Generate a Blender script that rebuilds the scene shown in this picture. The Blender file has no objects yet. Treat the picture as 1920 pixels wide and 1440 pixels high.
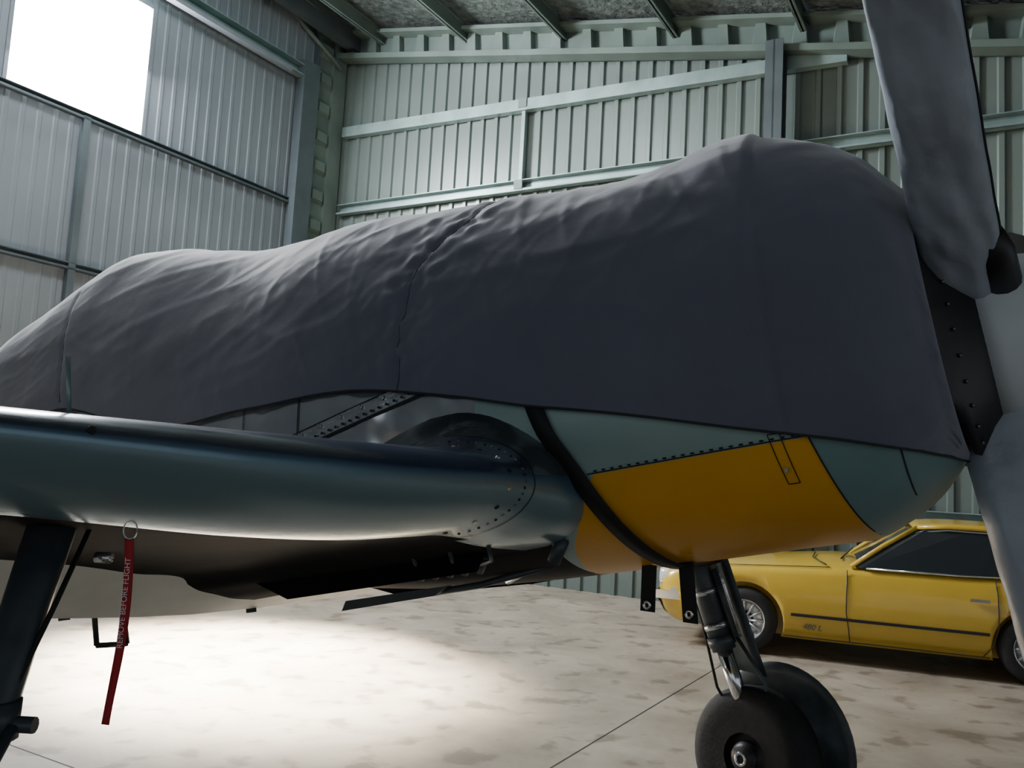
import bpy, bmesh, math, random
from mathutils import Vector, Matrix, noise
random.seed(3)
SC=bpy.context.scene
rad=math.radians

# ---------------------------------------------------------------- materials
def nodes(m):
    m.use_nodes=True; nt=m.node_tree; return nt, nt.nodes, nt.links, nt.nodes['Principled BSDF']
def mat(name,col,rough=.5,metal=0,var=0.0,vscale=5,bump=0.0,bscale=40,stretch=(1,1,1),spec=.5,coat=0,sheen=0,detail=6,bdist=.01):
    m=bpy.data.materials.new(name); nt,N,L,B=nodes(m)
    B.inputs['Base Color'].default_value=(*col,1); B.inputs['Roughness'].default_value=rough
    B.inputs['Metallic'].default_value=metal; B.inputs['Specular IOR Level'].default_value=spec
    B.inputs['Coat Weight'].default_value=coat
    if sheen: B.inputs['Sheen Weight'].default_value=sheen
    tc=N.new('ShaderNodeTexCoord'); mp=N.new('ShaderNodeMapping'); mp.inputs['Scale'].default_value=stretch
    L.new(tc.outputs['Object'],mp.inputs[0])
    if var:
        n=N.new('ShaderNodeTexNoise'); n.inputs['Scale'].default_value=vscale; n.inputs['Detail'].default_value=detail
        L.new(mp.outputs[0],n.inputs['Vector'])
        r=N.new('ShaderNodeValToRGB'); r.color_ramp.elements[0].position=.3; r.color_ramp.elements[1].position=.7
        r.color_ramp.elements[0].color=(*[c*(1-var) for c in col],1); r.color_ramp.elements[1].color=(*[min(1,c*(1+var)) for c in col],1)
        L.new(n.outputs['Fac'],r.inputs[0]); L.new(r.outputs[0],B.inputs['Base Color'])
    if bump:
        n2=N.new('ShaderNodeTexNoise'); n2.inputs['Scale'].default_value=bscale; n2.inputs['Detail'].default_value=5
        L.new(mp.outputs[0],n2.inputs['Vector'])
        b=N.new('ShaderNodeBump'); b.inputs['Strength'].default_value=bump; b.inputs['Distance'].default_value=bdist
        L.new(n2.outputs['Fac'],b.inputs['Height']); L.new(b.outputs[0],B.inputs['Normal'])
    return m
def emis(name,col,st):
    m=bpy.data.materials.new(name); nt,N,L,B=nodes(m)
    B.inputs['Base Color'].default_value=(.8,.8,.8,1)
    B.inputs['Emission Color'].default_value=(*col,1); B.inputs['Emission Strength'].default_value=st
    return m

M_cloth=mat('cover_fabric',(.122,.130,.182),.78,0,.10,2.5,.30,16,sheen=.5,bdist=.006)
M_hem=mat('cover_hem',(.03,.03,.038),.8)
M_seam=mat('cover_stitching',(.085,.085,.11),.85)
M_blade=mat('blade_cover_fabric',(.36,.41,.48),.38,0,.12,5,.40,11,bdist=.02,sheen=.2)
M_black=mat('black_metal',(.012,.012,.013),.45,0,.3,8)
M_blackp=mat('black_fabric',(.01,.01,.011),.7)
M_rubber=mat('tyre_rubber',(.015,.015,.016),.75,0,.3,20,.2,60)
M_steel=mat('bare_steel',(.68,.71,.73),.22,.85,.25,9,.3,10,(1,1,3),bdist=.03)
M_fair=mat('root_fairing_metal',(.17,.195,.215),.17,.65,.35,4,.3,4,bdist=.04,coat=.5)
M_chrome=mat('chrome',(.75,.77,.8),.12,1)
M_spin=mat('spinner_paint',(.64,.69,.72),.4,0,.08,6)
M_gear=mat('gear_leg_paint',(.065,.08,.092),.4,.2,.3,12)
M_flap=mat('flap_paint',(.76,.76,.70),.45,0,.1,5)
M_wellshade=mat('wheel_well_shade',(.006,.006,.007),.9,0,.4,14,spec=.1)  # near-black: shade of the wheel-well cavities put into the colour
M_red=mat('red_ribbon',(.45,.02,.03),.7)
M_white=mat('white_lettering',(.8,.8,.8),.6)
M_girt=mat('galvanised_girt',(.25,.34,.33),.4,.4,.2,3)
M_beam=mat('beam_green_grey',(.115,.155,.138),.55,.1,.2,2)
M_beamd=mat('column_dark',(.07,.09,.10),.55,.1,.2,2)
M_wall=mat('corrugated_sheet',(.145,.182,.170),.33,.25,.1,.7)
M_walll=mat('corrugated_sheet_door',(.165,.19,.215),.5,.1,.1,.7)
M_foil=mat('roof_foil',(.22,.25,.235),.3,.7,.55,9,.9,14,bdist=.05)
M_cary=mat('car_paint_yellow',(.60,.40,.045),.28,0,.05,3,coat=.6)
M_glass=mat('car_glass',(.02,.025,.03),.08,0,spec=.8)
M_trim=mat('car_black_trim',(.015,.015,.016),.4)
M_rim=mat('wheel_rim_alloy',(.55,.56,.58),.3,.8)
M_win=emis('window_daylight',(.96,.98,1.0),110)
M_rivet=mat('rivet_steel',(.20,.21,.22),.35,.8)
M_line=mat('panel_gap',(.012,.014,.015),.7)
M_lamp=mat('lamp_glass',(.6,.6,.6),.15)

def mathn(N,L,op,a,b=None,c=None):
    n=N.new('ShaderNodeMath'); n.operation=op
    for i,v in enumerate((a,b,c)):
        if v is None: continue
        if isinstance(v,(int,float)): n.inputs[i].default_value=v
        else: L.new(v,n.inputs[i])
    return n.outputs[0]
def mixc(N,L,f,a,b):
    n=N.new('ShaderNodeMix'); n.data_type='RGBA'
    if isinstance(f,(int,float)): n.inputs[0].default_value=f
    else: L.new(f,n.inputs[0])
    for i,v in ((6,a),(7,b)):
        if isinstance(v,tuple): n.inputs[i].default_value=(*v,1)
        else: L.new(v,n.inputs[i])
    return n.outputs[2]
def paint_fus():
    m=bpy.data.materials.new('fuselage_paint'); nt,N,L,B=nodes(m)
    tc=N.new('ShaderNodeTexCoord'); sp=N.new('ShaderNodeSeparateXYZ'); L.new(tc.outputs['Object'],sp.inputs[0])
    x,y,z=sp.outputs
    n=N.new('ShaderNodeTexNoise'); n.inputs['Scale'].default_value=7; n.inputs['Detail'].default_value=8; L.new(tc.outputs['Object'],n.inputs[0])
    front=mathn(N,L,'MULTIPLY_ADD',z,-.20,.655)
    rear=mathn(N,L,'MULTIPLY_ADD',z,.85,.33)
    wob=mathn(N,L,'MULTIPLY_ADD',n.outputs['Fac'],.05,rear)
    y1=mathn(N,L,'LESS_THAN',x,front); y2=mathn(N,L,'GREATER_THAN',x,wob); y3=mathn(N,L,'LESS_THAN',z,-.205)
    ym=mathn(N,L,'MULTIPLY',mathn(N,L,'MULTIPLY',y1,y2),y3)
    blue=mixc(N,L,n.outputs['Fac'],(.25,.39,.38),(.36,.50,.48))
    yel=mixc(N,L,n.outputs['Fac'],(.78,.37,.012),(.92,.46,.02))
    steelm=mathn(N,L,'LESS_THAN',x,-.10)
    chin=mathn(N,L,'GREATER_THAN',x,front)
    blue=mixc(N,L,mathn(N,L,'MULTIPLY',chin,.7),blue,(.14,.26,.28))
    c=mixc(N,L,steelm,blue,mixc(N,L,n.outputs['Fac'],(.50,.53,.56),(.92,.94,.96)))
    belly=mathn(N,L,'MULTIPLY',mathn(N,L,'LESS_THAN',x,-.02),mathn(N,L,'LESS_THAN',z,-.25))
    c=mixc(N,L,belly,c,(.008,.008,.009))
    c=mixc(N,L,ym,c,yel)
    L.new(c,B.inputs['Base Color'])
    st2=mathn(N,L,'MULTIPLY',steelm,mathn(N,L,'SUBTRACT',1,belly))
    L.new(mathn(N,L,'MULTIPLY',st2,.85),B.inputs['Metallic'])
    L.new(mathn(N,L,'MULTIPLY_ADD',st2,-.18,mathn(N,L,'MULTIPLY_ADD',belly,.5,.36)),B.inputs['Roughness'])
    n3=N.new('ShaderNodeTexNoise'); n3.inputs['Scale'].default_value=5; n3.inputs['Detail'].default_value=1; L.new(tc.outputs['Object'],n3.inputs[0])
    bp=N.new('ShaderNodeBump'); bp.inputs['Distance'].default_value=.06; L.new(mathn(N,L,'MULTIPLY',st2,.7),bp.inputs['Strength']); L.new(n3.outputs['Fac'],bp.inputs['Height']); L.new(bp.outputs[0],B.inputs['Normal'])
    return m
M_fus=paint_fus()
def paint_wing():
    m=bpy.data.materials.new('wing_paint'); nt,N,L,B=nodes(m)
    tc=N.new('ShaderNodeTexCoord')
    n=N.new('ShaderNodeTexNoise'); n.inputs['Scale'].default_value=3; n.inputs['Detail'].default_value=8; L.new(tc.outputs['Object'],n.inputs[0])
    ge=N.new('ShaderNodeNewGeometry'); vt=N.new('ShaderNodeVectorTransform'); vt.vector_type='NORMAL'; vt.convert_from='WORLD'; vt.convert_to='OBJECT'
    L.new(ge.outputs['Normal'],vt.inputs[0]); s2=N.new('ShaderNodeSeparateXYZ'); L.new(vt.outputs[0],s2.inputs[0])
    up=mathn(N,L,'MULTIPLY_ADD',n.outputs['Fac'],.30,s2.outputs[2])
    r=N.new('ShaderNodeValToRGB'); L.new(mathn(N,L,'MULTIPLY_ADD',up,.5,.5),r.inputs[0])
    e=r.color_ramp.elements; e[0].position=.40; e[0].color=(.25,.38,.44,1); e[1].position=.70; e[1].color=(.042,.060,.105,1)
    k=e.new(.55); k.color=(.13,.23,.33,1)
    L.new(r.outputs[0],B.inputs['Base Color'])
    B.inputs['Roughness'].default_value=.24; B.inputs['Metallic'].default_value=.35; B.inputs['Coat Weight'].default_value=.25
    b=N.new('ShaderNodeBump'); b.inputs['Strength'].default_value=.2; b.inputs['Distance'].default_value=.02
    L.new(n.outputs['Fac'],b.inputs['Height']); L.new(b.outputs[0],B.inputs['Normal'])
    return m
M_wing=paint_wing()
def floor_mat():
    m=bpy.data.materials.new('concrete_floor'); nt,N,L,B=nodes(m)
    tc=N.new('ShaderNodeTexCoord')
    n=N.new('ShaderNodeTexNoise'); n.inputs['Scale'].default_value=1.1; n.inputs['Detail'].default_value=9; n.inputs['Roughness'].default_value=.62; n.inputs['Distortion'].default_value=.6
    L.new(tc.outputs['Object'],n.inputs[0])
    n2=N.new('ShaderNodeTexNoise'); n2.inputs['Scale'].default_value=4; n2.inputs['Detail'].default_value=6; L.new(tc.outputs['Object'],n2.inputs[0])
    r=N.new('ShaderNodeValToRGB'); e=r.color_ramp.elements; e[0].position=.30; e[0].color=(.23,.19,.145,1); e[1].position=.68; e[1].color=(.42,.36,.285,1)
    L.new(n.outputs['Fac'],r.inputs[0])
    r2=N.new('ShaderNodeValToRGB'); e=r2.color_ramp.elements; e[0].position=.36; e[0].color=(.52,.50,.48,1); e[1].position=.45; e[1].color=(1,1,1,1)
    L.new(n2.outputs['Fac'],r2.inputs[0])
    mx=N.new('ShaderNodeMix'); mx.data_type='RGBA'; mx.blend_type='MULTIPLY'; mx.inputs[0].default_value=.8
    L.new(r.outputs[0],mx.inputs[6]); L.new(r2.outputs[0],mx.inputs[7]); L.new(mx.outputs[2],B.inputs['Base Color'])
    rr=mathn(N,L,'MULTIPLY_ADD',n2.outputs['Fac'],.3,.35); L.new(rr,B.inputs['Roughness'])
    return m
M_floor=floor_mat()

# ---------------------------------------------------------------- mesh builder
class MB:
    def __init__(s): s.v=[]; s.f=[]; s.m=[]; s.mats=[]; s.sm=[]
    def mi(s,m):
        if m not in s.mats: s.mats.append(m)
        return s.mats.index(m)
    def add(s,vs,fs,m,smooth=False):
        o=len(s.v); s.v+= [Vector(p) for p in vs]; k=s.mi(m)
        for f in fs: s.f.append([i+o for i in f]); s.m.append(k); s.sm.append(smooth)
    def box(s,fr,x0,x1,y0,y1,z0,z1,m):
        vs=[fr(x,y,z) for x in (x0,x1) for y in (y0,y1) for z in (z0,z1)]
        s.add(vs,[(0,1,3,2),(4,6,7,5),(0,4,5,1),(2,3,7,6),(0,2,6,4),(1,5,7,3)],m)
    def hexa(s,vs,m): s.add(vs,[(0,1,2,3),(7,6,5,4),(0,4,5,1),(1,5,6,2),(2,6,7,3),(3,7,4,0)],m)
    def grid(s,rows,m,smooth=True,close=False,matf=None):
        nr=len(rows); nc=len(rows[0]); o=len(s.v)
        for r in rows: s.v+=[Vector(p) for p in r]
        k=s.mi(m)
        for i in range(nr-1):
            for j in range(nc if close else nc-1):
                j2=(j+1)%nc
                s.f.append([o+i*nc+j,o+i*nc+j2,o+(i+1)*nc+j2,o+(i+1)*nc+j]); s.sm.append(smooth)
                s.m.append(s.mi(matf(i,j)) if matf else k)
    def tube(s,pts,rs,m,seg=14,cap=True,smooth=True,ell=None):
        pts=[Vector(p) for p in pts]
        if isinstance(rs,(int,float)): rs=[rs]*len(pts)
        rows=[]; pa=None
        for i,p in enumerate(pts):
            d=(pts[min(i+1,len(pts)-1)]-pts[max(i-1,0)])
            if d.length<1e-9: d=Vector((0,0,1))
            d.normalize()
            if pa is None:
                a=d.cross(Vector((0,0,1)))
                if a.length<.05: a=d.cross(Vector((1,0,0)))
            else: a=pa-d*pa.dot(d)
            a.normalize(); pa=a; b=d.cross(a)
            rows.append([p+(a*math.cos(2*math.pi*j/seg)+b*math.sin(2*math.pi*j/seg))*rs[i] for j in range(seg)])
        s.grid(rows,m,smooth,True)
        if cap:
            for r in (rows[0],rows[-1]): s.add(r,[list(range(seg))],m)
    def rev(s,c,ax,prof,m,seg=40,smooth=True,matf=None):
        c=Vector(c); ax=Vector(ax).normalized(); a=ax.cross(Vector((0,0,1)))
        if a.length<.05: a=ax.cross(Vector((1,0,0)))
        a.normalize(); b=ax.cross(a)
        rows=[[c+ax*x+(a*math.cos(2*math.pi*j/seg)+b*math.sin(2*math.pi*j/seg))*max(r,1e-4) for j in range(seg)] for x,r in prof]
        s.grid(rows,m,smooth,True,matf)
    def obj(s,name,parent=None,matrix=None,solid=0,bevel=0,merge=True):
        me=bpy.data.meshes.new(name); me.from_pydata([tuple(p) for p in s.v],[],s.f); me.update()
        for m in s.mats: me.materials.append(m)
        for p,k,q in zip(me.polygons,s.m,s.sm): p.material_index=k; p.use_smooth=q
        bm=bmesh.new(); bm.from_mesh(me)
        if merge: bmesh.ops.remove_doubles(bm,verts=bm.verts,dist=1e-5)
        bmesh.ops.recalc_face_normals(bm,faces=bm.faces); bm.to_mesh(me); bm.free()
        ob=bpy.data.objects.new(name,me); SC.collection.objects.link(ob)
        if matrix is not None: ob.matrix_world=matrix
        if parent: ob.parent=parent
        if bevel:
            b=ob.modifiers.new('b','BEVEL'); b.width=bevel; b.segments=2; b.limit_method='ANGLE'
        if solid:
            b=ob.modifiers.new('s','SOLIDIFY'); b.thickness=solid; b.offset=0
        return ob
def empty(name,matrix=None):
    e=bpy.data.objects.new(name,None); SC.collection.objects.link(e); e.empty_display_size=.2
    if matrix is not None: e.matrix_world=matrix
    return e
ID=lambda x,y,z:Vector((x,y,z))
def interp(tab,x):
    if x<=tab[0][0]: return tab[0][1]
    if x>=tab[-1][0]: return tab[-1][1]
    for i in range(len(tab)-1):
        if tab[i][0]<=x<=tab[i+1][0]:
            x0,y0=tab[i]; x1,y1=tab[i+1]; d=(y1-y0)/(x1-x0)
            ml=d if i==0 else .5*(d+(y0-tab[i-1][1])/(x0-tab[i-1][0]))
            mr=d if i==len(tab)-2 else .5*(d+(tab[i+2][1]-y1)/(tab[i+2][0]-x1))
            if i>0 and (y0-tab[i-1][1])*d<=0: ml=0
            if i<len(tab)-2 and (tab[i+2][1]-y1)*d<=0: mr=0
            h=x1-x0; u=(x-x0)/h
            return (2*u**3-3*u*u+1)*y0+(u**3-2*u*u+u)*h*ml+(-2*u**3+3*u*u)*y1+(u**3-u*u)*h*mr

# ---------------------------------------------------------------- camera
H=1.59; pitch=rad(5.7); roll=rad(3.15)
fw=Vector((0,math.cos(pitch),math.sin(pitch))); r0=Vector((1,0,0)); u0=r0.cross(fw)
r=r0*math.cos(roll)+u0*math.sin(roll); u=-r0*math.sin(roll)+u0*math.cos(roll)
cam=bpy.data.cameras.new('camera'); co=bpy.data.objects.new('camera',cam); SC.collection.objects.link(co)
cam.sensor_width=36; cam.lens=30; cam.clip_start=.05
co.matrix_world=Matrix(((r.x,u.x,-fw.x,0),(r.y,u.y,-fw.y,0),(r.z,u.z,-fw.z,H),(0,0,0,1)))
SC.camera=co

# ---------------------------------------------------------------- hangar
Cn=Vector((-3.22,14.3,0)); bd=Vector((.866,-.5,0)); ld=Vector((-.5,-.866,0))
BW=lambda d,i,z: Cn+bd*d+ld*i+Vector((0,0,z))
LW=lambda d,i,z: Cn+ld*d+bd*i+Vector((0,0,z))
roofz=lambda d: 9.0-.19*d
BWL=22.0; LWL=21.0
def corrugated(name,fr,L,ztop,m,pitchw=.25,dep=.035,holes=None,flip=False):
    b=MB(); xs=[]; d=0
    while d<L:
        xs+= [(d,0),(d+pitchw*.60,0),(d+pitchw*.68,dep),(d+pitchw*.90,dep),(d+pitchw*.98,0)]; d+=pitchw
    pts=xs
    for (a,ai),(c,ci) in zip(pts[:-1],pts[1:]):
        segs=[(0,0,ztop(a),ztop(c))]
        if holes:
            h0,h1,z0,z1=holes
            if a>=h0-.001 and c<=h1+.001: segs=[(0,0,z0,z0),(z1,z1,ztop(a),ztop(c))]
        for s0,s1,t0,t1 in segs:
            b.add([fr(a,ai,s0),fr(c,ci,s1),fr(c,ci,t1),fr(a,ai,t0)],[(0,1,2,3)],m)
    return b.obj(name,merge=False)
corrugated('wall_back',BW,BWL,lambda d:roofz(d),M_wall)
WD0,WD1,WZ0,WZ1=3.8,5.6,5.72,7.5
corrugated('wall_left',LW,LWL,lambda d:9.0,M_walll,pitchw=.20,dep=.010,holes=(WD0,WD1,WZ0,WZ1))
w=empty('window_1')
b=MB(); b.box(LW,WD0-.02,WD1+.02,-.06,-.04,WZ0-.02,WZ1+.02,M_win); b.obj('pane',w)
b=MB()
for a in ((WD0-.04,WD0+.01,WZ0-.05,WZ1+.05),(WD1-.01,WD1+.04,WZ0-.05,WZ1+.05),(WD0,WD1,WZ1,WZ1+.06),(WD0,WD1,WZ0-.05,WZ0)):
    b.box(LW,a[0],a[1],-.05,.02,a[2],a[3],M_walll)
b.obj('frame',w)
b=MB(); far=[BW(-.5,-.3,0),BW(BWL,-.3,0),BW(BWL,26,0),BW(-.5,26,0)]
b.add(far,[(0,1,2,3)],M_floor); b.obj('floor')
b=MB()
def joint(p,d,L0,L1):
    p=Vector((*p,0)); q=Vector((-d.y,d.x,0))*.005
    z=Vector((0,0,.001))
    b.add([p+d*L0-q+z,p+d*L1-q+z,p+d*L1+q+z,p+d*L0+q+z],[(0,1,2,3)],M_line)
joint((.55,5.18),-ld,-9,7); joint((-2.5,4.66),bd,-5,3.05)
b.obj('floor_joint')
b=MB()
b.add([BW(-.3,-.1,roofz(-.3)+.02),BW(BWL,-.1,roofz(BWL)+.02),BW(BWL,21,roofz(BWL)+.02),BW(-.3,21,roofz(-.3)+.02)],[(0,1,2,3)],M_foil)
b.obj('ceiling')
b=MB()
for i in range(12):
    d=.9+i*1.72
    z=roofz(d)
    b.box(BW,d-.04,d+.04,0,20.5,z-.24,z-.22,M_beam); b.box(BW,d-.01,d+.01,0,20.5,z-.24,z,M_beam); b.box(BW,d-.04,d+.04,0,20.5,z-.02,z,M_beam)
b.obj('roof_purlins')
def beam(name,fr,zf,L,d0=0,m=M_beam,hh=.50,i0=.05):
    b=MB(); n=int((L-d0)/.5)
    for i in range(n):
        a=d0+i*.5; c=a+.5
        def sl(i0_,i1_,oa,ob,x0=a,x1=c):
            z0=zf(x0);z1=zf(x1)
            b.hexa([fr(x0,i0_,z0+oa),fr(x1,i0_,z1+oa),fr(x1,i1_,z1+oa),fr(x0,i1_,z0+oa),fr(x0,i0_,z0+ob),fr(x1,i0_,z1+ob),fr(x1,i1_,z1+ob),fr(x0,i1_,z0+ob)],m)
        sl(i0,i0+.03,-hh,0); sl(i0,i0+.26,-.06,0); sl(i0,i0+.26,-hh,-hh+.09)
        x=a+.10; zz=zf(x)
        w1=.26
        o=[(0,-hh+.09),(w1,-hh+.09),(w1-.04,-.06),(.05,-.06)]
        base=[fr(x+p,i0+.03,zz+q) for p,q in o]; top=[fr(x+.04+p*.72,i0+.12,zz+q) for p,q in o]
        b.hexa(base+top,m)
    return b.obj(name)
beam('rafter_beam',BW,lambda d:8.93-.187*d,BWL)
def cee(b,fr,d0,d1,z,h=.17,i=.04,dep=.12,m=M_girt):
    b.box(fr,d0,d1,i,i+.012,z-h/2,z+h/2,m); b.box(fr,d0,d1,i,i+dep,z+h/2-.012,z+h/2,m); b.box(fr,d0,d1,i,i+dep,z-h/2,z-h/2+.012,m)
    b.box(fr,d0,d1,i+dep-.01,i+dep,z-h/2,z-h/2+.035,m)
b=MB()
for z in (5.78,4.3,2.8,1.3): cee(b,BW,.2,BWL,z)
b.hexa([BW(.2,.04,7.22),BW(8.3,.04,6.98),BW(8.3,.16,6.98),BW(.2,.16,7.22),BW(.2,.04,7.05),BW(8.3,.04,6.80),BW(8.3,.16,6.80),BW(.2,.16,7.05)],M_girt)
b.box(BW,3.70,3.76,.05,.12,5.78,7.0,M_girt); b.box(BW,3.66,3.80,.165,.175,6.98,7.12,M_beam); b.box(BW,3.66,3.80,.165,.175,5.72,5.86,M_beam)
b.obj('trim_girts_back')
b=MB()
for c in (7.48,15.0):
    b.box(BW,c-.11,c+.11,.18,.20,0,roofz(c)-.45,M_beamd); b.box(BW,c-.11,c+.11,.40,.42,0,roofz(c)-.45,M_beamd); b.box(BW,c-.012,c+.012,.18,.42,0,roofz(c)-.45,M_beamd)
b.obj('steel_column_back')
b=MB()
b.box(BW,-.02,.10,.05,.35,0,8.9,M_beam); b.box(BW,.02,.04,.3,.75,0,8.9,M_beam); b.box(BW,-.06,.12,.72,.76,0,8.9,M_beamd)
for i in range(17):
    z=.3+i*.5; b.hexa([BW(.04,.36,z),BW(.04,.70,z),BW(.04,.70,z+.28),BW(.04,.36,z+.28),BW(.12,.42,z+.05),BW(.12,.66,z+.05),BW(.12,.66,z+.2),BW(.12,.42,z+.2)],M_beam)
b.obj('steel_column_corner')
b=MB()
for z in (5.72-.06,3.76,1.8): cee(b,LW,1.0,LWL,z,.09,dep=.06,m=M_beamd)
cee(b,LW,.8,LWL,7.80,.2,dep=.16,m=M_girt)
b.box(LW,4.57,4.66,.03,.10,0,5.66,M_beamd); b.box(LW,8.8,8.92,.03,.12,0,7.8,M_beamd)
b.box(LW,.80,1.15,.05,.22,0,8.0,M_beamd); b.box(LW,1.5,LWL,.18,.30,7.62,7.68,M_walll)
b.obj('trim_girts_left')
b=MB()
b.tube([LW(.2,.3,8.7),LW(2.4,.4,8.9)],.06,M_beam,6); b.tube([BW(.2,.3,8.2),BW(-.02,1.4,8.8)],.04,M_beam,6)
b.box(LW,0,LWL,.25,.40,8.55,8.9,M_beamd)
b.obj('eave_beam_left')

# ---------------------------------------------------------------- aircraft frame
th=rad(12); aa=rad(31)
n0=Vector((math.cos(aa),-math.sin(aa),0)); sv=Vector((n0.y,-n0.x,0))
OA=Vector((.296,2.66,1.75))
nv=n0*math.cos(th)+Vector((0,0,math.sin(th))); hv=-n0*math.sin(th)+Vector((0,0,math.cos(th)))
yv=-sv
MA=Matrix(((nv.x,yv.x,hv.x,OA.x),(nv.y,yv.y,hv.y,OA.y),(nv.z,yv.z,hv.z,OA.z),(0,0,0,1)))
A=lambda t,k,h: Vector((t,-k,h))
WA=lambda t,k,h: MA@Vector((t,-k,h))
MAI=MA.inverted()
plane=empty('fighter_aircraft',MA)

TOP=[(-4.6,.62),(-3.9,.80),(-3.35,.96),(-2.74,1.09),(-2.20,1.175),(-1.94,1.13),(-1.54,1.01),(-1.18,.905),(-.96,.875),(-.72,.855),(-.41,.77),(-.14,.715),(.24,.64),(.47,.632),(.59,.642),(.71,.62),(.81,.57),(.89,.505),(.93,.455),(.965,.40)]
WID=[(-4.6,.16),(-3.3,.28),(-2.2,.40),(-1.2,.50),(-.5,.56),(0,.58),(.6,.58),(.78,.565),(.88,.53),(.94,.48),(.965,.44)]
BOT=[(-4.6,.0),(-3.3,.10),(-2.2,.24),(-1.2,.38),(-.6,.45),(.7,.455),(.80,.42),(.88,.37),(.94,.31),(.965,.28)]
HEM=[(-4.6,.25),(-3.3,.40),(-2.30,.46),(-1.78,.31),(-1.35,.21),(-1.01,.195),(-.69,.17),(-.35,.11),(-.13,.05),(.07,-.02),(.44,-.12),(.70,-.20),(.89,-.26),(.965,-.28)]
def sgnp(v,p): return math.copysign(abs(v)**p,v)
def blister(t,h):
    if not(-.25<t<.70) or abs(h+.10)>.35: return 0
    hc=-.085-.12*(t-.1)
    v=(h-hc)/(.065 if h<hc else .13)
    return .038*math.exp(-v*v)*max(0,1-((t-.20)/.46)**2)
def sec(t,phi,off=0,topf=1.0):
    w=interp(WID,t)+off; tp=interp(TOP,t)*topf+off; bt=interp(BOT,t)+off
    c,s_=math.cos(phi),math.sin(phi)
    if s_>=0:
        q=max(0,min(1,(-t-.2)/1.6)); p=.78+.34*q
        k,h=(sgnp(c,p)*w, tp*sgnp(s_,.90))
    else: k,h=(sgnp(c,.82)*w, bt*sgnp(s_,.82))
    if abs(k)>.3: k+=math.copysign(blister(t,h),k)
    return k,h
def phi_for_h(t,h,topf=1):
    if h>=0:
        return math.asin(min(1,(h/(interp(TOP,t)*topf))**(1/.90)))
    return -math.asin(min(.99,(-h/interp(BOT,t))**(1/.82)))
b=MB(); rows=[]
ts=[.965-.01*i for i in range(30)]+[.665-.02*i for i in range(1,70)]
while ts[-1]>-4.6: ts.append(ts[-1]-.12)
for t in ts:
    rows.append([A(t,*sec(t,-math.pi/2+2*math.pi*j/120,-.006,.93)) for j in range(120)])
b.grid(rows,M_fus,True,True)
b.add(rows[-1],[list(range(120))],M_fus)
b.obj('fuselage',plane)
b=MB(); rows=[]
for t,f_,rc,mx_ in ((.955,.95,0,0),(.966,.93,0,0),(.974,.86,0,0),(.985,.8,.33,.6),(1.0,.7,.30,1),(1.04,.6,.24,1),(1.085,.5,.19,1)):
    row=[]
    for j in range(72):
        ph=-math.pi/2+2*math.pi*j/72; k,h=sec(.965,ph,-.01,1.0)
        row.append(A(t,(k*f_)*(1-mx_)+mx_*rc*math.cos(ph),(h*f_)*(1-mx_)+mx_*rc*math.sin(ph)))
    rows.append(row)
b.grid(rows,M_black,True,True)
for i in range(30):
    a=2*math.pi*i/30
    for rr,tt in ((.292,1.008),):
        b.tube([A(tt-.003,math.cos(a)*rr,math.sin(a)*rr),A(tt+.003,math.cos(a)*rr,math.sin(a)*rr)],.005,M_rivet,6)
b.obj('cowl_ring',plane)
b=MB()
b.rev(A(0,0,0),(1,0,0),[(1.06,.0),(1.06,.215),(1.10,.215),(1.2,.195),(1.3,.155),(1.38,.10),(1.42,.05),(1.43,0)],M_spin,48)
b.obj('spinner',plane)

def onfus(t,h,off=.004):
    ph=phi_for_h(t,h,1 if h<0 else .93)
    k,hh=sec(t,ph,-.006,.93)
    return A(t,k+off,hh)
def strip(b,pts,wd,m,off=.003):
    rows=[]
    for i,(t,h) in enumerate(pts):
        t2,h2=pts[min(i+1,len(pts)-1)]; t1,h1=pts[max(0,i-1)]
        d=Vector((t2-t1,h2-h1)); d.normalize(); q=Vector((-d.y,d.x))*wd/2
        rows.append([onfus(t+q.x,max(h+q.y,-.452),off),onfus(t-q.x,max(h-q.y,-.452),off)])
    b.grid(rows,m,True)
def lin(p,q,n): return [(p[0]+(q[0]-p[0])*i/n,p[1]+(q[1]-p[1])*i/n) for i in range(n+1)]
b=MB()
strip(b,lin((.17,-.205),(.695,-.205),30),.003,M_line)
for i in range(22): 
    t=.19+i*.0225; strip(b,lin((t,-.2005),(t+.009,-.2005),2),.004,M_line,.004)
strip(b,lin((.695,-.20),(.745,-.44),20),.0035,M_line)
strip(b,lin((.865,-.20),(.855,-.36),14),.003,M_line)
for p,q in (((.615,-.19),(.640,-.19)),((.615,-.19),(.625,-.30)),((.640,-.19),(.650,-.30)),((.625,-.30),(.650,-.30))): strip(b,lin(p,q,8),.0022,M_line)
b.obj('cowl_panel_lines',plane)
b=MB(); 
p=onfus(.632,-.27,.006); b.tube([p,p+Vector((0,-.005,0))],.005,M_rivet,8)
strip(b,lin((-.80,.050),(-.22,.122),24),.050,M_steel)
strip(b,lin((-.80,.024),(-.22,.098),24),.008,M_line,.005)
strip(b,lin((-.80,.074),(-.22,.148),24),.003,M_line,.005)
for i in range(20):
    t=-.78+i*.029; p=onfus(t,.040+(t+.78)*.13,.006); b.tube([p,p+Vector((0,-.004,0))],.004,M_line,6)
for i in range(7):
    t=-.76+i*.085; p=onfus(t,.065+(t+.78)*.13,.006); b.tube([p,p+Vector((0,-.005,0))],.007,M_chrome,8)
strip(b,lin((-.78,.05),(-.765,.20),6),.005,M_line)
strip(b,lin((-1.05,.0),(-1.03,.25),6),.004,M_line)
b.obj('root_hinge_strip',plane)

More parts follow.
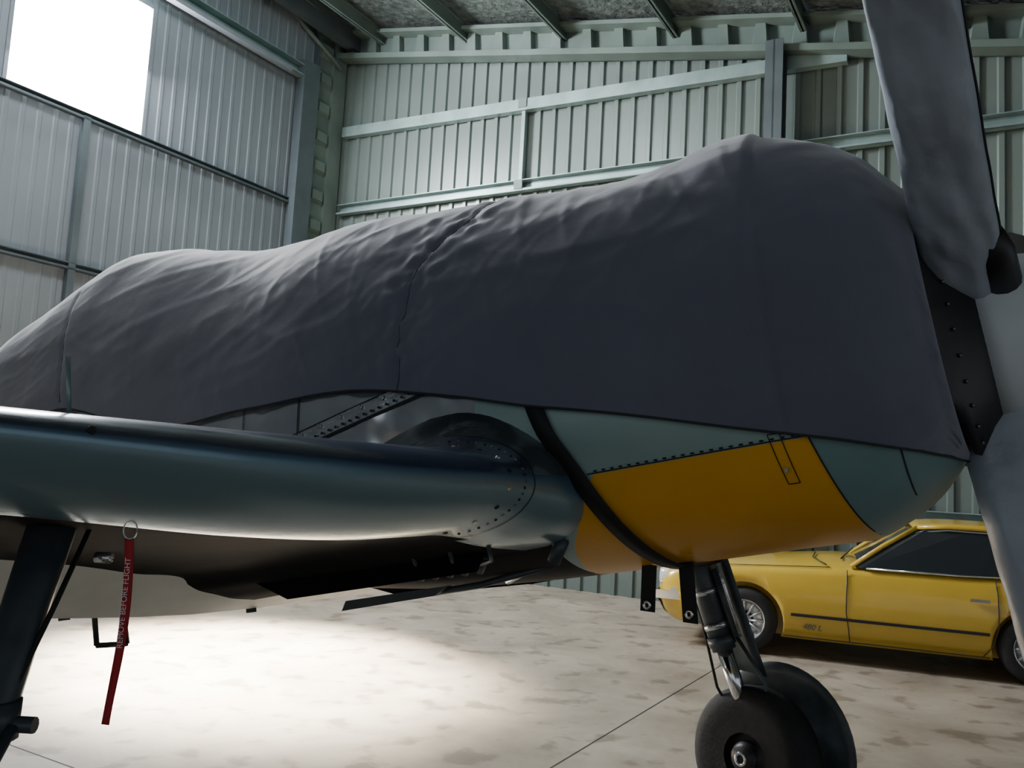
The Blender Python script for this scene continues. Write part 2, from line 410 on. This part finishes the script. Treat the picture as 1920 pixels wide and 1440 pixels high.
WS=[
(.40,.14,-1.15,-.25,.16,-.36,-.40),(.50,.135,-1.15,-.245,.11,-.35,-.385),(.55,.13,-1.15,-.24,.05,-.345,-.37),(.62,.12,-1.15,-.225,-.025,-.335,-.35),
(.70,.11,-1.14,-.215,-.078,-.32,-.31),(.85,.105,-1.13,-.205,-.10,-.305,-.285),(1.04,.10,-1.12,-.20,-.105,-.305,-.25),(1.4,.09,-1.10,-.185,-.104,-.285,-.205),
(1.8,.08,-1.06,-.165,-.104,-.24,-.17),(2.6,.04,-.98,-.12,-.060,-.18,-.12),(3.4,-.02,-.85,-.06,-.01,-.11,-.06),(3.9,-.12,-.70,-.03,-.005,-.055,-.03)]
def wpar(k): return [interp([(q[0],q[i]) for q in WS],k) for i in range(1,7)]
def wsec(k,u):
    tl,tt,hl,tp,bt,rr=wpar(k); c=tl-tt; x=abs(u)**1.8; t=tl-c*x
    def e(x,x0): 
        v=min(x/x0,1); return math.sqrt(max(0,v*(2-v)))
    tehe=(rr+.012)
    if u>=0:
        if x<.22: h=hl+(tp-hl)*e(x,.22)
        else:
            v=(x-.22)/.78; h=tp+(tehe-tp)*(v**1.5)
    else:
        if x<.16: h=hl+(bt-hl)*e(x,.16)
        else:
            v=(x-.16)/.84; h=bt+(rr-bt)*v
    return t,h
def wing(sgn,name):
    b=MB(); rows=[]
    ks=[.40+.02*i for i in range(25)]+[.90+.06*i for i in range(51)]
    us=[-1+i/30 for i in range(61)]
    for k in ks:
        rows.append([A(wsec(k,u_)[0],sgn*k,wsec(k,u_)[1]) for u_ in us])
    def mf(i,j):
        k=ks[i]; t,h=wsec(k,us[j])
        if us[j]<0 and t<-.13 and k<1.95: return M_wellshade  # wells are not cut out; their shade is painted on the underside
        if k<.70-.10*us[j]-.01 and us[j]>.0: return M_fair
        return M_wing
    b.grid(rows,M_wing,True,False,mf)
    b.add(rows[-1],[list(range(61))],M_wing)
    return b.obj(name,plane)
wing(1,'wing_near'); wing(-1,'wing_far')
b=MB()
def onw(k,u_): t,h=wsec(k,u_); return A(t,k,h)
def wrow(k0,ua,ub,n_,kk,rr,m1,m2):
    for i in range(n_):
        u_=ua+(ub-ua)*i/(n_-1); k=k0+kk*u_*2; p=onw(k,u_); q=onw(k,u_+.01)-onw(k,u_-.01); q.normalize()
        nn=q.cross(Vector((0,1,0))); nn.normalize()
        if nn.x<0: nn=-nn
        b.tube([p-nn*.002,p+nn*.002],rr,m1 if i%2 else m2,7)
wrow(.74,-.33,.42,26,-.06,.0035,M_rivet,M_line)
wrow(.80,-.33,.42,9,-.05,.006,M_steel,M_line)
rows=[]
for i in range(40):
    u_=-.36+.8*i/39; k=.70-.10*u_; p=onw(k,u_); p2=onw(k+.003,u_); q=onw(k,u_+.01)-onw(k,u_-.01); q.normalize(); nn=q.cross(Vector((0,1,0))); nn.normalize()
    if nn.x<0: nn=-nn
    rows.append([p+nn*.0012,p2+nn*.0012])
b.grid(rows,M_line)
b.tube([onw(1.75,.25),onw(1.75,.25)+Vector((-.0,0,.080))],.0035,M_girt,6)
b.tube([onw(1.78,.02)-Vector((.002,0,0)),onw(1.78,.02)+Vector((.002,0,0))],.006,M_line,10)
b.obj('wing_fasteners',plane)
b=MB()
def flap(sg,k0,k1):
    rows=[];rows2=[]
    for i in range(13):
        k=k0+(k1-k0)*i/12
        rr=interp([(-.6,-.37),(.2,-.37),(.5,-.345),(.8,-.28),(1.25,-.215),(2.0,-.16)],k)
        te=interp([(-.6,-.435),(.2,-.43),(.5,-.42),(.8,-.395),(1.25,-.345),(2.0,-.27)],k)
        rows.append([A(-1.10,sg*k,rr),A(-1.2,sg*k,rr*.6+te*.4),A(-1.36,sg*k,te)])
        rows2.append([A(-1.10,sg*k,rr+.02),A(-1.2,sg*k,rr*.6+te*.4+.015),A(-1.36,sg*k,te+.004)])
    b.grid(rows,M_flap); b.grid(rows2,M_flap)
flap(1,-.55,1.9); flap(-1,.6,1.9)
for k in (.2,.9): b.box(lambda x,y,z:A(x,y,z),-1.40,-1.36,k,k+.012,-.46+.08*k,-.425+.08*k,M_black)
b.obj('flaps',plane)
b=MB()
b.hexa([A(-.15,.55,-.32),A(-.95,.62,-.33),A(-.95,.58,-.33),A(-.15,.51,-.32),A(-.22,.50,-.40),A(-.85,.55,-.41),A(-.85,.53,-.41),A(-.22,.48,-.40)],M_wellshade)
b.hexa([A(-.2,.1,-.42),A(-.9,.15,-.40),A(-.9,-.6,-.40),A(-.2,-.6,-.42),A(-.3,.05,-.46),A(-.8,.08,-.45),A(-.8,-.55,-.45),A(-.3,-.55,-.46)],M_wellshade)
b.tube([A(-.02,.30,-.40),A(-.35,.28,-.44),A(-.75,.25,-.455)],.010,M_gear,8)
b.hexa([A(-.45,.30,-.43),A(-.85,.30,-.44),A(-.85,.26,-.44),A(-.45,.26,-.43),A(-.50,.30,-.455),A(-.87,.30,-.47),A(-.87,.27,-.47),A(-.50,.27,-.455)],M_gear)
b.tube([A(.02,.42,-.34),A(-.02,.42,-.40)],.018,M_gear,10)
b.tube([A(-.06,.40,-.33),A(-.12,.30,-.40),A(-.3,.2,-.44)],.010,M_steel,8)
for i in range(5): b.tube([A(-.20-.05*i,.46,-.36),A(-.24-.05*i,.44,-.40)],.012,M_gear,8)
for i in range(3): b.tube([A(-.10-.12*i,.60,-.335),A(-.16-.12*i,.5,-.375),A(-.30-.1*i,.40,-.39)],.006,M_gear,6)
b.obj('belly_fittings',plane)
b=MB()
for p,q in (((-1.6,.67,-.30),(-1.6,.66,-.48)),((-1.6,.66,-.48),(-1.6,.55,-.49)),((-1.6,.57,-.30),(-1.6,.55,-.49))): b.tube([A(*p),A(*q)],.009,M_black,8)
b.obj('boarding_step',plane)
def Wp(x,y,z): return MAI@Vector((x,y,z))
b=MB()
top=Vector((.87,4.28,1.42)); bot=Vector((1.22,4.14,.40))
f=lambda u_:top.lerp(bot,u_)
b.tube([Wp(*f(0)),Wp(*f(.62))],.058,M_gear,18)
b.tube([Wp(*f(.56)),Wp(*f(.60))],.066,M_gear,18)
b.tube([Wp(*f(.60)),Wp(*f(.92))],.038,M_chrome,18)
b.tube([Wp(*f(.90)),Wp(*f(1.02))],.05,M_gear,18)
o=Vector((.07,-.05,0))
b.tube([Wp(*(f(.25)+o)),Wp(*(f(.55)+o))],.020,M_gear,10); b.tube([Wp(*(f(.55)+o)),Wp(*(f(.74)+o*1.8)),Wp(*(f(.93)+o))],.010,M_gear,8)
b.tube([Wp(*(f(.10)+o*1.3)),Wp(*(f(.55)+o*1.2))],.010,M_steel,8)
b.tube([Wp(*(f(.15)-o*.9)),Wp(*(f(.5)-o*.8)),Wp(*(f(.8)-o*1.2)),Wp(*(f(.98)-o*.6))],.007,M_rubber,8)
for u_ in (.2,.35,.5): b.tube([Wp(*f(u_)),Wp(*f(u_+.025))],.062,M_steel,18)
b.obj('gear_leg_far',plane)
def wheel(b,c,ax,R,wd,s=1):
    prof=[(-wd/2,.35*R),(-wd/2,.60*R),(-wd/2*1.05,.75*R),(-wd/2*.9,.90*R),(-wd/2*.55,.98*R),(0,R),(wd/2*.55,.98*R),(wd/2*.9,.90*R),(wd/2*1.05,.75*R),(wd/2,.60*R),(wd/2,.35*R)]
    b.rev(c,ax,prof,M_rubber,48)
    for sg in (-1,1):
        b.rev(c,ax,[(sg*wd/2*.99,.58*R),(sg*wd/2*.8,.55*R),(sg*wd/2*.75,.25*R),(sg*wd/2*1.0,.22*R),(sg*wd/2*1.25,.16*R),(sg*wd/2*1.28,.0)],M_black,32)
        a=Vector(ax).normalized(); e1=a.cross(Vector((0,0,1))); e1.normalize(); e2=a.cross(e1)
        for i in range(10):
            q=Vector(c)+a*sg*wd/2*.80+(e1*math.cos(i*.628)+e2*math.sin(i*.628))*.42*R
            b.tube([q,q+a*sg*.012],.008,M_gear,8)
        b.rev(Vector(c)+a*sg*wd/2*1.28,ax,[(0,.10*R),(sg*.006,.10*R),(sg*.006,.065*R),(0,.06*R)],M_steel,20)
        b.rev(Vector(c)+a*sg*wd/2*1.02,ax,[(0,.20*R),(sg*.008,.20*R),(sg*.008,.17*R),(0,.165*R)],M_gear,20)
wax=sv*.93-n0*.32
wax.z=.06
wax.normalize()
b=MB(); wc=Vector((1.235,4.14,.318))
R3=MA.to_3x3().inverted()
wheel(b,Wp(*wc),R3@wax,.318,.19); b.obj('main_wheel_far',plane)
b=MB(); dn=wax; e1=Vector((0,0,1)).cross(dn); e1.normalize()
if e1.x<0: e1=-e1
dc=wc-dn*.16+e1*.07+Vector((0,0,.06))
outl=[]
for i in range(25):
    a=rad(-55+ i*(200/24)); outl.append((math.cos(a)*.365,math.sin(a)*.375))
outl=[(x,max(z,-.33)) for x,z in outl]
outl+= [(-.36,-.1),(-.30,-.30),(.1,-.33)]
rows=[]
for sc in (0.02,.5,.85,1.0):
    rows.append([Wp(*(dc+e1*x*sc+Vector((0,0,z*sc))+dn*(.05*sc**3))) for x,z in outl])
b.grid(rows,M_gear,True,True)
rows=[]
for i in range(9):
    c=top.lerp(bot,.12+i*.075)-dn*.10
    rows.append([Wp(*(c+e1*x-dn*(.02-abs(x)*.1))) for x in (-.10,-.05,0,.06,.12)])
b.grid(rows,M_gear,True)
c=top.lerp(bot,.25)-e1*.05-dn*.08
b.hexa([Wp(*(c+e1*x+Vector((0,0,z))+dn*y)) for x,z,y in ((-.12,.05,0),(.02,.05,0),(.05,-.28,0),(-.02,-.26,0),(-.12,.05,.01),(.02,.05,.01),(.05,-.28,.01),(-.02,-.26,.01))],M_gear)
b.obj('gear_door_far',plane,solid=.008)
b=MB()
pt=[Vector((-.700,1.36,1.50)),Vector((-.687,1.27,1.36)),Vector((-.680,1.20,1.22)),Vector((-.685,1.13,1.10)),Vector((-.66,.98,.75)),Vector((-.64,.86,.40))]
b.tube([Wp(*p) for p in pt],[.036,.032,.029,.023,.025,.035],M_gear,18)
b.tube([Wp(*(pt[2]+Vector((0,0,.02)))),Wp(*(pt[2]-Vector((0,0,.03))))],.036,M_gear,16)
q=pt[2]+Vector((.035,0,-.01)); b.tube([Wp(*(pt[1]+Vector((-.05,.0,-.01)))),Wp(*q)],.004,M_steel,8)
b.tube([Wp(*(q+Vector((-.05,0,0)))),Wp(*(q+Vector((.025,0,0))))],.011,M_gear,10)
b.tube([Wp(*(q+Vector((.0,-.01,0)))),Wp(*(pt[3]+Vector((.03,0,.03)))),Wp(*(pt[3]+Vector((.01,0,-.05))))],.008,M_gear,8)
b.tube([Wp(*(pt[0]+Vector((.05,0,-.04)))),Wp(*(pt[1]+Vector((.042,0,0)))),Wp(*(pt[2]+Vector((.02,0,.02))))],.004,M_rubber,8)
b.tube([Wp(*(pt[0]+Vector((.055,.02,-.085)))),Wp(*(pt[0]+Vector((.08,.02,-.085))))],.009,M_steel,10)
b.tube([Wp(-.98,1.25,1.32),Wp(-.71,1.18,1.18)],.004,M_gear,8)
b.obj('gear_leg_near',plane)
b=MB()
wheel(b,Wp(-.70,.84,.318),R3@wax,.318,.17); b.obj('main_wheel_near',plane)

def blade_bag(name,phi,t0,w0,w1,L0,L1,m,lean=0,thk=.035,amp=1):
    b=MB(); rows=[]
    dk,dh=math.sin(phi),math.cos(phi)
    NR=110
    for i in range(NR):
        v=i/(NR-1); L=L0+(L1-L0)*v
        wd=(w0+(w1-w0)*v)*(1 if v<.88 else math.sqrt(max(0.02,1-((v-.88)/.12)**2)))
        row=[]
        for j in range(48):
            a=2*math.pi*j/48
            x=sgnp(math.cos(a),.8); y=sgnp(math.sin(a),.8)
            wr=1+amp*(.25*noise.noise(Vector((x*2,y*2,L*5+phi)))+.18*noise.noise(Vector((x*3+L*5,y*2,L*11)))+.07*noise.noise(Vector((x*7,y*5-L*9,L*26))))
            tt=t0+lean*(L-L0)+x*wd/2*(1+.03*noise.noise(Vector((L*9,x,phi))))
            off=y*thk*wr
            row.append(WA(tt,dk*L+dh*off,dh*L-dk*off))
        rows.append(row)
    b.grid(rows,m,True,True); b.add(rows[0],[list(range(48))],m); b.add(rows[-1],[list(range(48))],m)
    b.tube([r_[0]+nv*.002 for r_ in rows],.003,M_hem,6)
    return b.obj(name)
blade_bag('propeller_blade_cover',rad(57),1.045,.175,.145,.05,1.45,M_blade,lean=.035,thk=.045,amp=1)
blade_bag('propeller_blade_cover',rad(168),1.085,.26,.25,.19,1.25,M_blade,lean=.05,thk=.055,amp=.8)
b=MB()
for ph in (57,170,297):
    dk,dh=math.sin(rad(ph)),math.cos(rad(ph))
    b.tube([A(1.12,dk*.12,dh*.12),A(1.12,dk*.3,dh*.3),A(1.12,dk*.36,dh*.36)],[.05,.045,.03],M_black,14)
    if ph==297:
        rows=[]
        for i in range(20):
            L=.3+.9*i/19; wd=.09+.06*math.sin(min(1,i/10)*1.57)*(1 if i<16 else (20-i)/4)
            rows.append([A(1.14+wd*math.cos(a)*.9,dk*L+dh*.015*math.sin(a),dh*L-dk*.015*math.sin(a)) for a in [2*math.pi*j/16 for j in range(16)]])
        b.grid(rows,M_black,True,True)
b.obj('propeller_blades',plane)

# ---------------------------------------------------------------- fabric cover
def ridge(p): return 1-abs(noise.noise(p))*2
SEAM=[(-.05,-.55),(.12,-.36),(.26,-.34),(.46,-.28),(.59,-.17),(.8,-.10),(1.2,-.05)]
def wrinkle(t,h,k,side):
    v=Vector((t,h,k*.7))
    d=.013*noise.noise(v*1.6)+.009*noise.noise(v*3.2)+.002*noise.noise(v*8)
    rear=1 if t>-.7 else max(.35,1+.8*(t+.7))
    q=Vector((t*.9+h*1.6,(h*2.2-t*.35)*2.0,0))
    d+=.006*max(0,ridge(q)-.5)
    q2=Vector((t*1.0-h*.4,(h*1.5+t*.7)*3.0,4))
    d+=.009*max(0,ridge(q2)-.6)*rear
    q3=Vector((t*2.2,(h*1.0-t*.15)*8.0,9))
    d+=.006*max(0,ridge(q3)-.5)*rear
    q4=Vector((t*7+h*1.5,h*2.0,19))
    d+=.005*max(0,ridge(q4)-.55)*rear
    q5=Vector((t*3+h*5.0,(h*3.0-t*2.5)*2.2,31))
    d+=.004*max(0,ridge(q5)-.6)*rear
    ts_=interp(SEAM,h); g=math.exp(-((t-ts_)/.13)**2)
    d+=g*(.012*noise.noise(Vector((t*9,h*16,side)))+.009*noise.noise(Vector((t*25,h*30,side))))
    d-=.007*math.exp(-((t-ts_)/.008)**2)
    ed=.66+.03*h
    d+=.014/(1+math.exp(-(ed-t)/.010))*max(0,min(1,(h+.1)*3))
    d-=.006*math.exp(-((t-ed)/.010)**2)
    d-=.005*math.exp(-((t+2.1+.25*h)/.012)**2)
    if t>-.2: d-=.0035*math.exp(-((h-(.02-.12*t))/.006)**2)*(1 if t<.66 else 0)
    g=math.exp(-((t-.60)/.18)**2)*max(0,h)
    d+=g*.018*noise.noise(Vector((t*7+h*5,h*3-t*4,7)))
    g=math.exp(-((t+1.9)/.7)**2)
    d+=g*.009*math.sin(9*(h+.35*(t+2))+2*noise.noise(v))*max(0,min(1,1.2-h))
    g=math.exp(-((t-.93)/.05)**2); d+=g*.010*noise.noise(Vector((h*18,k*18,2)))
    return d
def cover_pt(t,ph,fade=1,ex=0):
    k,h=sec(t,ph,.012)
    eps=.02; k1,h1=sec(t,ph+eps,.012); k2,h2=sec(t,ph-eps,.012)
    nn=Vector((h1-h2,-(k1-k2)))
    if nn.length<1e-6: nn=Vector((0,1))
    nn.normalize()
    if nn.x*k+nn.y*h<0: nn=-nn
    d=wrinkle(t,h,k,0)*(.3+.7*fade)+ex
    return WA(t,k+nn.x*d,h+nn.y*d),h
b=MB(); rows=[]; tl=[]
t=.968
while t>-4.6: tl.append(t); t-= .008 if t>-.8 else (.014 if t>-2.6 else .04)
NJ=220
hemN=[];hemF=[]
for t in tl:
    hm=interp(HEM,t)+.004*math.sin(t*9)
    p0=phi_for_h(t,hm)
    row=[cover_pt(t,p0+(math.pi-2*p0)*j/NJ,min(1,j/6,(NJ-j)/6))[0] for j in range(NJ+1)]
    rows.append(row); hemN.append(row[0]); hemF.append(row[-1])
lip=[WA(.975,*(lambda q:(q[0]*.93,q[1]*.93))(sec(.968,phi_for_h(.968,interp(HEM,.968))+(math.pi-2*phi_for_h(.968,interp(HEM,.968)))*j/NJ,.012))) for j in range(NJ+1)]
b.grid([lip]+rows,M_cloth,True)
b.tube(hemN[::3],.0032,M_hem,6); b.tube(hemF[::3],.0032,M_hem,6)
def seam(tf,rr=.0016):
    pts=[]
    for i in range(121):
        ph=-.6+(math.pi+1.2)*i/120
        t=tf(.3)
        for _ in range(4):
            k,h=sec(t,ph,.012); t=tf(h)
        hm=interp(HEM,t)
        if h<hm: continue
        pts.append(cover_pt(t,ph,1,.0002)[0])
    if len(pts)>2: b.tube(pts,rr,M_seam,5)
seam(lambda h:interp(SEAM,h)+.010,rr=.0014)
seam(lambda h:-2.1-.25*h,rr=.0018)
cov=b.obj('aircraft_fabric_cover')
# strap
b=MB(); rows=[]
for i in range(81):
    v=i/80
    ph=rad(1)-rad(182)*v
    q=[]
    for dt in (-.024,.024):
        k,hh=sec(.15,ph,.006)
        tt=.085+.33*max(0,-hh-.02)+dt
        k,hh=sec(tt,ph,.006)
        q.append(WA(tt,k,hh))
    rows.append(q)
b.grid(rows,M_blackp)
def tail(t,k,h,ln,wd,slant):
    p=WA(t,k,h); a=n0*wd/2; dn=Vector((0,0,-ln))+n0*slant
    b.add([p-a,p+a,p+a+dn,p-a+dn],[(0,1,2,3)],M_blackp)
    e=p+dn*.86+sv*.004
    b.rev(e,sv,[(0,.011),(.004,.011),(.004,.006),(0,.006)],M_chrome,16)
tail(.155,.20,-.44,.125,.042,.0); tail(.245,.16,-.44,.165,.042,.02)
b.obj('cover_strap',solid=.003)

# ---------------------------------------------------------------- ribbon
rb=empty('warning_ribbon')
p0=MA@onw(1.635,-.30)
b=MB(); rows=[]
for i in range(30):
    v=i/29; c=p0+Vector((.006*math.sin(v*4)-.004*v,0,-.03-.262*v)); a=rad(20*math.sin(v*5)+8)
    wv=Vector((math.cos(a),math.sin(a),0))*.0062
    rows.append([c-wv,c+wv])
b.grid(rows,M_red); b.obj('ribbon',rb,solid=.0008)
b=MB(); b.tube([p0+Vector((.010*math.cos(a),0,-.018+.013*math.sin(a))) for a in [i*.33 for i in range(20)]],.0012,M_steel,6); b.obj('ring',rb)
cu=bpy.data.curves.new('lettering','FONT'); cu.body='REMOVE BEFORE FLIGHT'; cu.size=.0115; cu.align_y='CENTER'
cu.materials.append(M_white)
to=bpy.data.objects.new('lettering',cu); SC.collection.objects.link(to); to.parent=rb
to.matrix_world=Matrix.Translation(p0+Vector((.003,-.0045,-.185)))@Matrix.Rotation(rad(90),4,'X')@Matrix.Rotation(rad(90),4,'Z')

# ---------------------------------------------------------------- car
ca=Vector((.94,-.342,0)).normalized(); cy=Vector((-ca.y,ca.x,0))
MC=Matrix(((ca.x,cy.x,0,2.3),(ca.y,cy.y,0,8.2),(0,0,1,0),(0,0,0,1)))
car=empty('yellow_coupe_car',MC)
CW=1.63; HC=CW/2
CS=[(-.84,.40,.50,.60,.62,.22),(-.80,.32,.50,.66,.68,.12),(-.70,.24,.48,.71,.74,.05),(-.40,.20,.46,.76,.80,.015),(0,.18,.46,.79,.85,.0),(.5,.17,.46,.82,.90,.0),(.88,.17,.46,.84,.93,.0),
(1.1,.17,.46,.85,.90,.0),(2.0,.17,.46,.86,.90,.0),(2.5,.17,.46,.88,.92,.0),(2.9,.2,.48,.86,.90,.01),(3.2,.26,.5,.80,.82,.05),(3.32,.34,.55,.72,.74,.12)]
b=MB(); rows=[]
for i in range(70):
    x=-.84+4.16*i/69
    zb,zm,zs,zt,ins=[interp([(c[0],c[q]) for c in CS],x) for q in range(1,6)]
    half=[(HC*.8,zb),(HC-.10-ins,zb),(HC-.035-ins,zb+.06),(HC-.01-ins,zm-.1),(HC-ins,zm),(HC-.005-ins,zm+.10),(HC-.03-ins,zs-.06),(HC-.06-ins,zs-.01),(HC-.12-ins,zs+.015),(HC*.5,zt-.005),(0,zt)]
    half=[(max(0,y),z) for y,z in half]
    row=[(x,HC-y,z) for y,z in half]+[(x,HC+y,z) for y,z in reversed(half[:-1])]
    rows.append([Vector(q) for q in row])
b.grid(rows,M_cary,True,True)
b.add(rows[0],[list(range(len(rows[0])))],M_cary); b.add(rows[-1],[list(range(len(rows[0])))],M_cary)
body=b.obj('body',car)
for i,x in enumerate((0,2.42)):
    c=MB(); c.tube([(x,-.1,.30),(x,.25,.30)],.355,M_trim,40); c.tube([(x,CW-.25,.30),(x,CW+.1,.30)],.355,M_trim,40)
    cutter=c.obj('cut',None)
    cutter.matrix_world=MC
    md=body.modifiers.new('arch','BOOLEAN'); md.operation='DIFFERENCE'; md.object=cutter; md.solver='EXACT'
    try:
        bpy.context.view_layer.update()
        bpy.context.view_layer.objects.active=body
        bpy.ops.object.modifier_apply(modifier='arch')
    except Exception as ex: print(ex)
    bpy.data.objects.remove(cutter,do_unlink=True)
b=MB()
base=[(.95,.10),(1.02,.055),(2.0,.055),(2.55,.07),(3.05,.16)]
roofp=[(1.50,.27),(1.60,.235),(2.0,.22),(2.3,.23),(2.52,.28)]
zb_=[.88,.865,.87,.89,.90]; zr=[1.25,1.27,1.285,1.275,1.24]
near=[(x,y,z) for (x,y),z in zip(base,zb_)]; nearr=[(x,y,z) for (x,y),z in zip(roofp,zr)]
farp=[(x,CW-y,z) for x,y,z in near]; farr=[(x,CW-y,z) for x,y,z in nearr]
b.grid([near,nearr],M_glass,False); b.grid([farp,farr],M_glass,False)
b.add([near[0],nearr[0],farr[0],farp[0]],[(0,1,2,3)],M_glass); b.add([near[-1],nearr[-1],farr[-1],farp[-1]],[(0,1,2,3)],M_glass)
b.obj('windows',car)
b=MB(); rows=[]
for i in range(13):
    v=i/12; row=[]
    for j in range(13):
        q=j/12; x=1.47+ (2.56-1.47)*q; ye=interp([(1.4,.27),(1.6,.23),(2.0,.215),(2.3,.225),(2.56,.27)],x)
        y=ye+(CW-2*ye)*v; z=interp([(1.4,1.235),(1.6,1.275),(2.0,1.29),(2.3,1.28),(2.6,1.235)],x)+.035*math.sin(v*math.pi)
        row.append((x,y,z))
    rows.append(row)
b.grid(rows,M_cary,True); b.obj('roof',car,solid=.03)
b=MB()
for mir in (0,1):
    Y=lambda y:(CW-y) if mir else y
    b.tube([(.93,Y(.085),.87),(1.2,Y(.165),1.07),(1.50,Y(.255),1.262)],.022,M_cary,8)
    b.tube([(1.50,Y(.25),1.262),(1.75,Y(.22),1.285),(2.2,Y(.22),1.28),(2.5,Y(.27),1.25)],.02,M_cary,8)
    b.tube([(2.5,Y(.27),1.25),(2.85,Y(.17),1.06),(3.1,Y(.12),.90)],.05,M_cary,8)
    b.tube([(2.28,Y(.05),.88),(2.34,Y(.22),1.26)],.025,M_cary,8)
    b.tube([(1.06,Y(.045),.868),(1.8,Y(.045),.873),(2.3,Y(.05),.89)],.010,M_chrome,8)
    b.tube([(1.16,Y(.12),.9),(1.5,Y(.235),1.22),(1.75,Y(.20),1.255),(2.3,Y(.205),1.25)],.008,M_chrome,8)
b.obj('pillars',car)
b=MB()
for y0,y1 in ((-.004,.004),(CW-.004,CW+.004)):
    b.box(ID,.42,2.05,y0,y1,.385,.410,M_trim)
b.box(ID,.36,2.05,-.002,.03,.20,.205,M_trim)
b.tube([(.90,.035,.84),(.895,.003,.6),(.895,.0,.46),(.92,.012,.3),(.93,.03,.2)],.004,M_trim,6)
b.tube([(2.10,.035,.86),(2.12,.002,.6),(2.12,.0,.46),(2.08,.012,.3),(2.0,.03,.2)],.004,M_trim,6)
b.tube([(.93,.03,.2),(2.0,.03,.2)],.004,M_trim,6)
b.tube([(.75,.085,.85),(-.55,.10,.775)],.004,M_trim,6)
b.box(ID,1.90,2.05,-.014,.004,.665,.69,M_chrome)
b.box(ID,-.93,-.84,.12,CW-.12,.42,.50,M_chrome); b.box(ID,-.92,-.55,.03,.09,.42,.50,M_chrome); b.box(ID,-.86,-.8,.45,CW-.45,.30,.42,M_trim)
for y in (.22,CW-.22):
    b.rev((-.72,y,.62),(-1,0,0),[(0,.11),(.10,.10),(.11,.085),(.07,.08),(.06,0)],M_lamp,24)
b.box(ID,-.70,-.60,-.005+.04,.05,.50,.53,M_lamp)
b.tube([(.72,.10,.87),(.6,.3,.915),(.62,.75,.93)],.006,M_trim,6)
b.tube([(.85,.30,.92),(.9,.6,.945),(.98,.95,.99)],.006,M_trim,6)
b.obj('trim',car)
cu=bpy.data.curves.new('badge','FONT'); cu.body='480 L'; cu.size=.075; cu.shear=.3; cu.extrude=.001; cu.materials.append(M_gear)
to=bpy.data.objects.new('badge',cu); SC.collection.objects.link(to); to.parent=car
to.matrix_local=Matrix.Translation((.52,-.001,.275))@Matrix.Rotation(rad(90),4,'X')
b=MB()
for x in (0,2.42):
    for y,sg in ((.10,-1),(CW-.10,1)):
        c=Vector((x,y,.30))
        b.rev(c,(0,1,0),[(-.09,.19),(-.095,.23),(-.08,.285),(-.04,.30),(.04,.30),(.08,.285),(.095,.23),(.09,.19)],M_rubber,40)
        b.rev(c,(0,sg,0),[(.085,.20),(.09,.185),(.03,.17),(.03,.06),(.06,.055),(.07,.0)],M_rim,32)
        for i in range(12):
            a=i*math.pi/6; d=Vector((math.cos(a),0,math.sin(a)))
            b.tube([c+Vector((0,sg*.06,0))+d*.05,c+Vector((0,sg*.075,0))+d*.18],.012,M_rim,6)
        b.rev(c,(0,sg,0),[(.029,.17),(.031,0)],M_trim,24)
b.obj('wheels',car)

# ---------------------------------------------------------------- light
wd=SC.world or bpy.data.worlds.new('World'); SC.world=wd; wd.use_nodes=True
bg=wd.node_tree.nodes['Background']; bg.inputs[0].default_value=(.84,.92,1.0,1); bg.inputs[1].default_value=.52
def area(name,loc,tgt,sx,sy,pw,col=(1,1,1)):
    l=bpy.data.lights.new(name,'AREA'); l.shape='RECTANGLE'; l.size=sx; l.size_y=sy; l.energy=pw; l.color=col
    o=bpy.data.objects.new(name,l); SC.collection.objects.link(o); o.location=loc
    o.rotation_euler=(Vector(tgt)-Vector(loc)).to_track_quat('-Z','Y').to_euler(); return o
wcn=LW((WD0+WD1)/2,.15,6.6)
area('window_daylight',wcn,wcn+bd*3+Vector((0,0,-1.6))-ld*0.5,1.7,1.7,700,(.92,.96,1))
fill_loc=LW(6.5,3.2,8.3)
area('added_roof_fill',fill_loc,LW(5.0,1.2,3.0),2.2,1.0,450,(.92,.96,1))  # added fill lamp to brighten the left wall; the roof has no skylight
l=bpy.data.lights.new('sun_through_window','SPOT'); l.energy=140000; l.spot_size=rad(25); l.spot_blend=1; l.shadow_soft_size=.35; l.color=(1,.93,.80)
o=bpy.data.objects.new('sun_through_window',l); SC.collection.objects.link(o); o.location=LW(4.7,.3,6.6)
o.rotation_euler=(Vector((-2.0,6.8,0))-o.location).to_track_quat('-Z','Y').to_euler()
